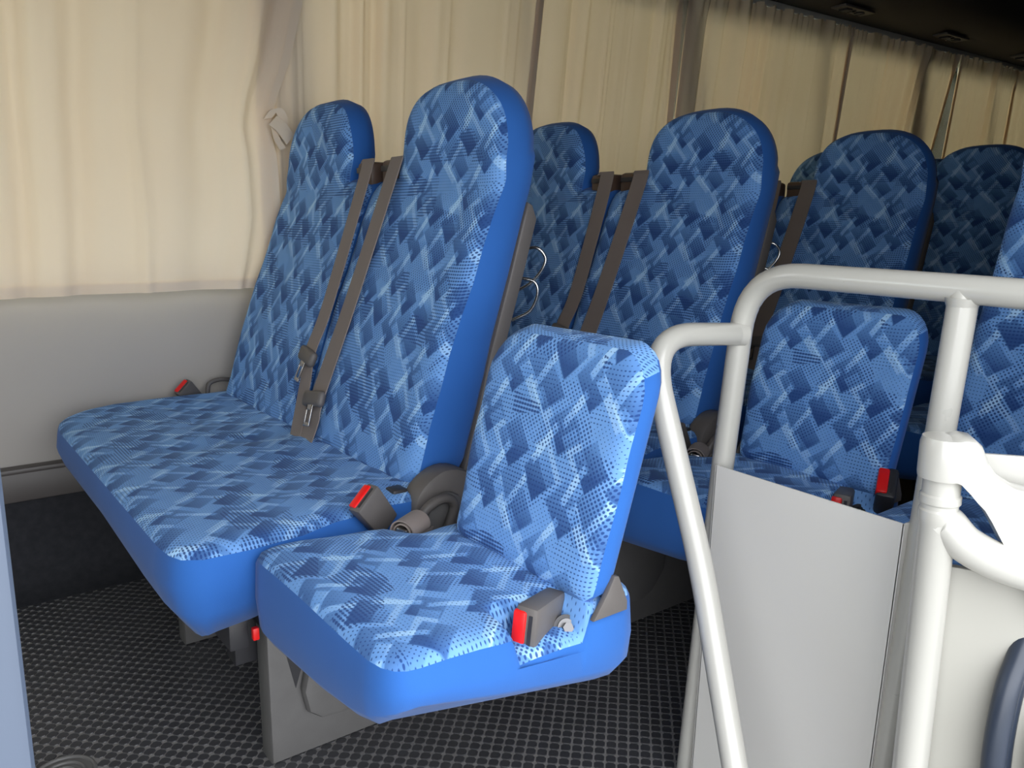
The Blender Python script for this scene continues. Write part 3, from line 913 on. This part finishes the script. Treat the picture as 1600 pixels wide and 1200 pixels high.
t = thing('partition_panel', 'flat cream sheet metal panel below the rail frame', 'panel', (0.935, 0.61, 0))
bm = bmesh.new()
prism_bm(bm, [(0.758-0.61, 0.0), (0.743-0.61, 0.553), (0.463-0.61, 0.549), (0.480-0.61, 0.0)], 'x', -0.0012, 0.0012, 0.0)
bmo('face_sheet', bm, PANEL, t)
V = []; F = []
for (ya, za), (yb, zb) in (((0.463, 0.549), (0.480, 0.0)), ((0.743, 0.553), (0.758, 0.0))):
    n0 = len(V)
    for x in (-0.0012, 0.036):
        for s in (-0.0012, 0.0012):
            V += [(x, ya-0.61+s, za), (x, yb-0.61+s, zb)]
    F += [(n0+0, n0+1, n0+5, n0+4), (n0+2, n0+3, n0+7, n0+6), (n0+0, n0+4, n0+6, n0+2), (n0+1, n0+5, n0+7, n0+3), (n0+4, n0+5, n0+7, n0+6), (n0, n0+1, n0+3, n0+2)]
mk('side_flange', V[:8], F[:6], PANEL, t, False)
mk('side_flange', V[8:], [tuple(i-8 for i in f) for f in F[6:]], PANEL, t, False)

# door pivot column
PXc, PYc = 0.800, 0.364
t = thing('door_pivot', 'cream door pivot column with stepped collar and swing arm', 'door mechanism', (PXc, PYc, -0.3))
prof = [(0.0168, 0.0), (0.0168, 0.912), (0.0185, 0.915), (0.0185, 0.925), (0.0172, 0.927), (0.0172, 0.931), (0.0188, 0.933), (0.0188, 0.940), (0.0172, 0.942), (0.0172, 0.958)]
def lathe(name, prof, m, parent, seg=36, z0=0):
    V = []; F = []
    for r, z in prof:
        for k in range(seg): V.append((r*math.cos(2*PI*k/seg), r*math.sin(2*PI*k/seg), z+z0))
    n = len(prof)
    for i in range(n-1):
        for k in range(seg): F.append((i*seg+k, i*seg+(k+1) % seg, (i+1)*seg+(k+1) % seg, (i+1)*seg+k))
    F.append(tuple(range(seg))[::-1]); F.append(tuple((n-1)*seg+k for k in range(seg)))
    return mk(name, V, F, m, parent, True, angle=30)
lathe('column', prof, WHITE, t)
lathe('cap', [(0.0225, 0.958), (0.0232, 0.962), (0.0232, 0.992), (0.0215, 0.998), (0.0, 0.999)], WHITE, t)
# swing arm: a hooded channel growing out of the cap towards the lower right
d = Vector((0.62, -0.78, 0)).normalized(); sd_ = Vector((0.78, 0.62, 0))
bm = bmesh.new()
secs = [(0.000, 0.0225, 0.998, 0.962), (0.012, 0.0220, 1.001, 0.957), (0.021, 0.0205, 1.000, 0.948), (0.028, 0.0185, 0.994, 0.940), (0.036, 0.0160, 0.977, 0.932), (0.044, 0.0140, 0.966, 0.920), (0.060, 0.013, 0.956, 0.892), (0.09, 0.013, 0.950, 0.84), (0.14, 0.013, 0.945, 0.79), (0.20, 0.013, 0.94, 0.77)]
rings = []
for s, hw, zt, zb in secs:
    c = d*s
    rr_ = min(0.007, (zt-zb)*0.3)
    pts = [(-hw, zb), (hw, zb), (hw, zt-rr_), (hw-rr_*0.4, zt-rr_*0.3), (hw-rr_, zt), (-hw+rr_, zt), (-hw+rr_*0.4, zt-rr_*0.3), (-hw, zt-rr_)]
    rings.append([bm.verts.new(c+sd_*a+Vector((0, 0, b))) for a, b in pts])
for a, b in zip(rings, rings[1:]):
    for k in range(8): bm.faces.new((a[k], a[(k+1) % 8], b[(k+1) % 8], b[k]))
bm.faces.new(rings[0]); bm.faces.new(rings[-1])
bmo('swing_arm', bm, WHITE, t, angle=30)
bm = bmesh.new()
bmesh.ops.create_cube(bm, size=1)
for v in bm.verts: v.co = d*(0.13+v.co.x*0.20)+sd_*(0.028+v.co.y*0.004)+Vector((0, 0, 0.957+v.co.z*0.040))
bmo('arm_web', bm, WHITE, t)
# curved grab tube sweeping off the column
o = tube('curved_tube', spline([(0, 0, 0.934-0.028), (0.003, -0.006, 0.912), (0.010, -0.024, 0.894), (0.030, -0.055, 0.878), (0.060, -0.095, 0.870), (0.10, -0.15, 0.868), (0.15, -0.2, 0.868)], 8), [0.0172]*8+[0.0185]*41, WHITE, t, 28)

t = struct(prism('wall_stepwell', [(0.818, 0.378), (0.824, 0.386), (0.937, 0.166), (0.925, 0.156)], 'z', -0.30, 0.560, JAMB, None, 0.002))
t = thing('door_seal', 'dark rubber door seal curving up at the lower right edge', 'door seal', (0.834, 0.297, 0.222))
tube('seal_bulb', spline([(0.0, 0, -0.10), (-0.004, 0, 0.10), (-0.007, 0, 0.17), (0.002, 0, 0.225), (0.022, 0, 0.258), (0.045, 0, 0.290), (0.055, 0, 0.33)], 8), 0.011, SEAL, t, 18)
tube('seal_bulb', spline([(0.020, 0.004, -0.10), (0.017, 0.004, 0.10), (0.015, 0.004, 0.17), (0.024, 0.004, 0.22), (0.045, 0.004, 0.25), (0.066, 0.004, 0.28)], 8), 0.012, SEAL, t, 18)
prism('seal_flap', [(0.012, -0.1), (0.01, 0.17), (0.025, 0.22), (0.05, 0.255), (0.12, 0.30), (0.15, -0.1)], 'y', -0.030, -0.024, SEAL, t)
struct(box('door_1', -0.018, 0.0195, 0.245, 0.300, -0.30, 1.60, PILLAR, bev=0.004))
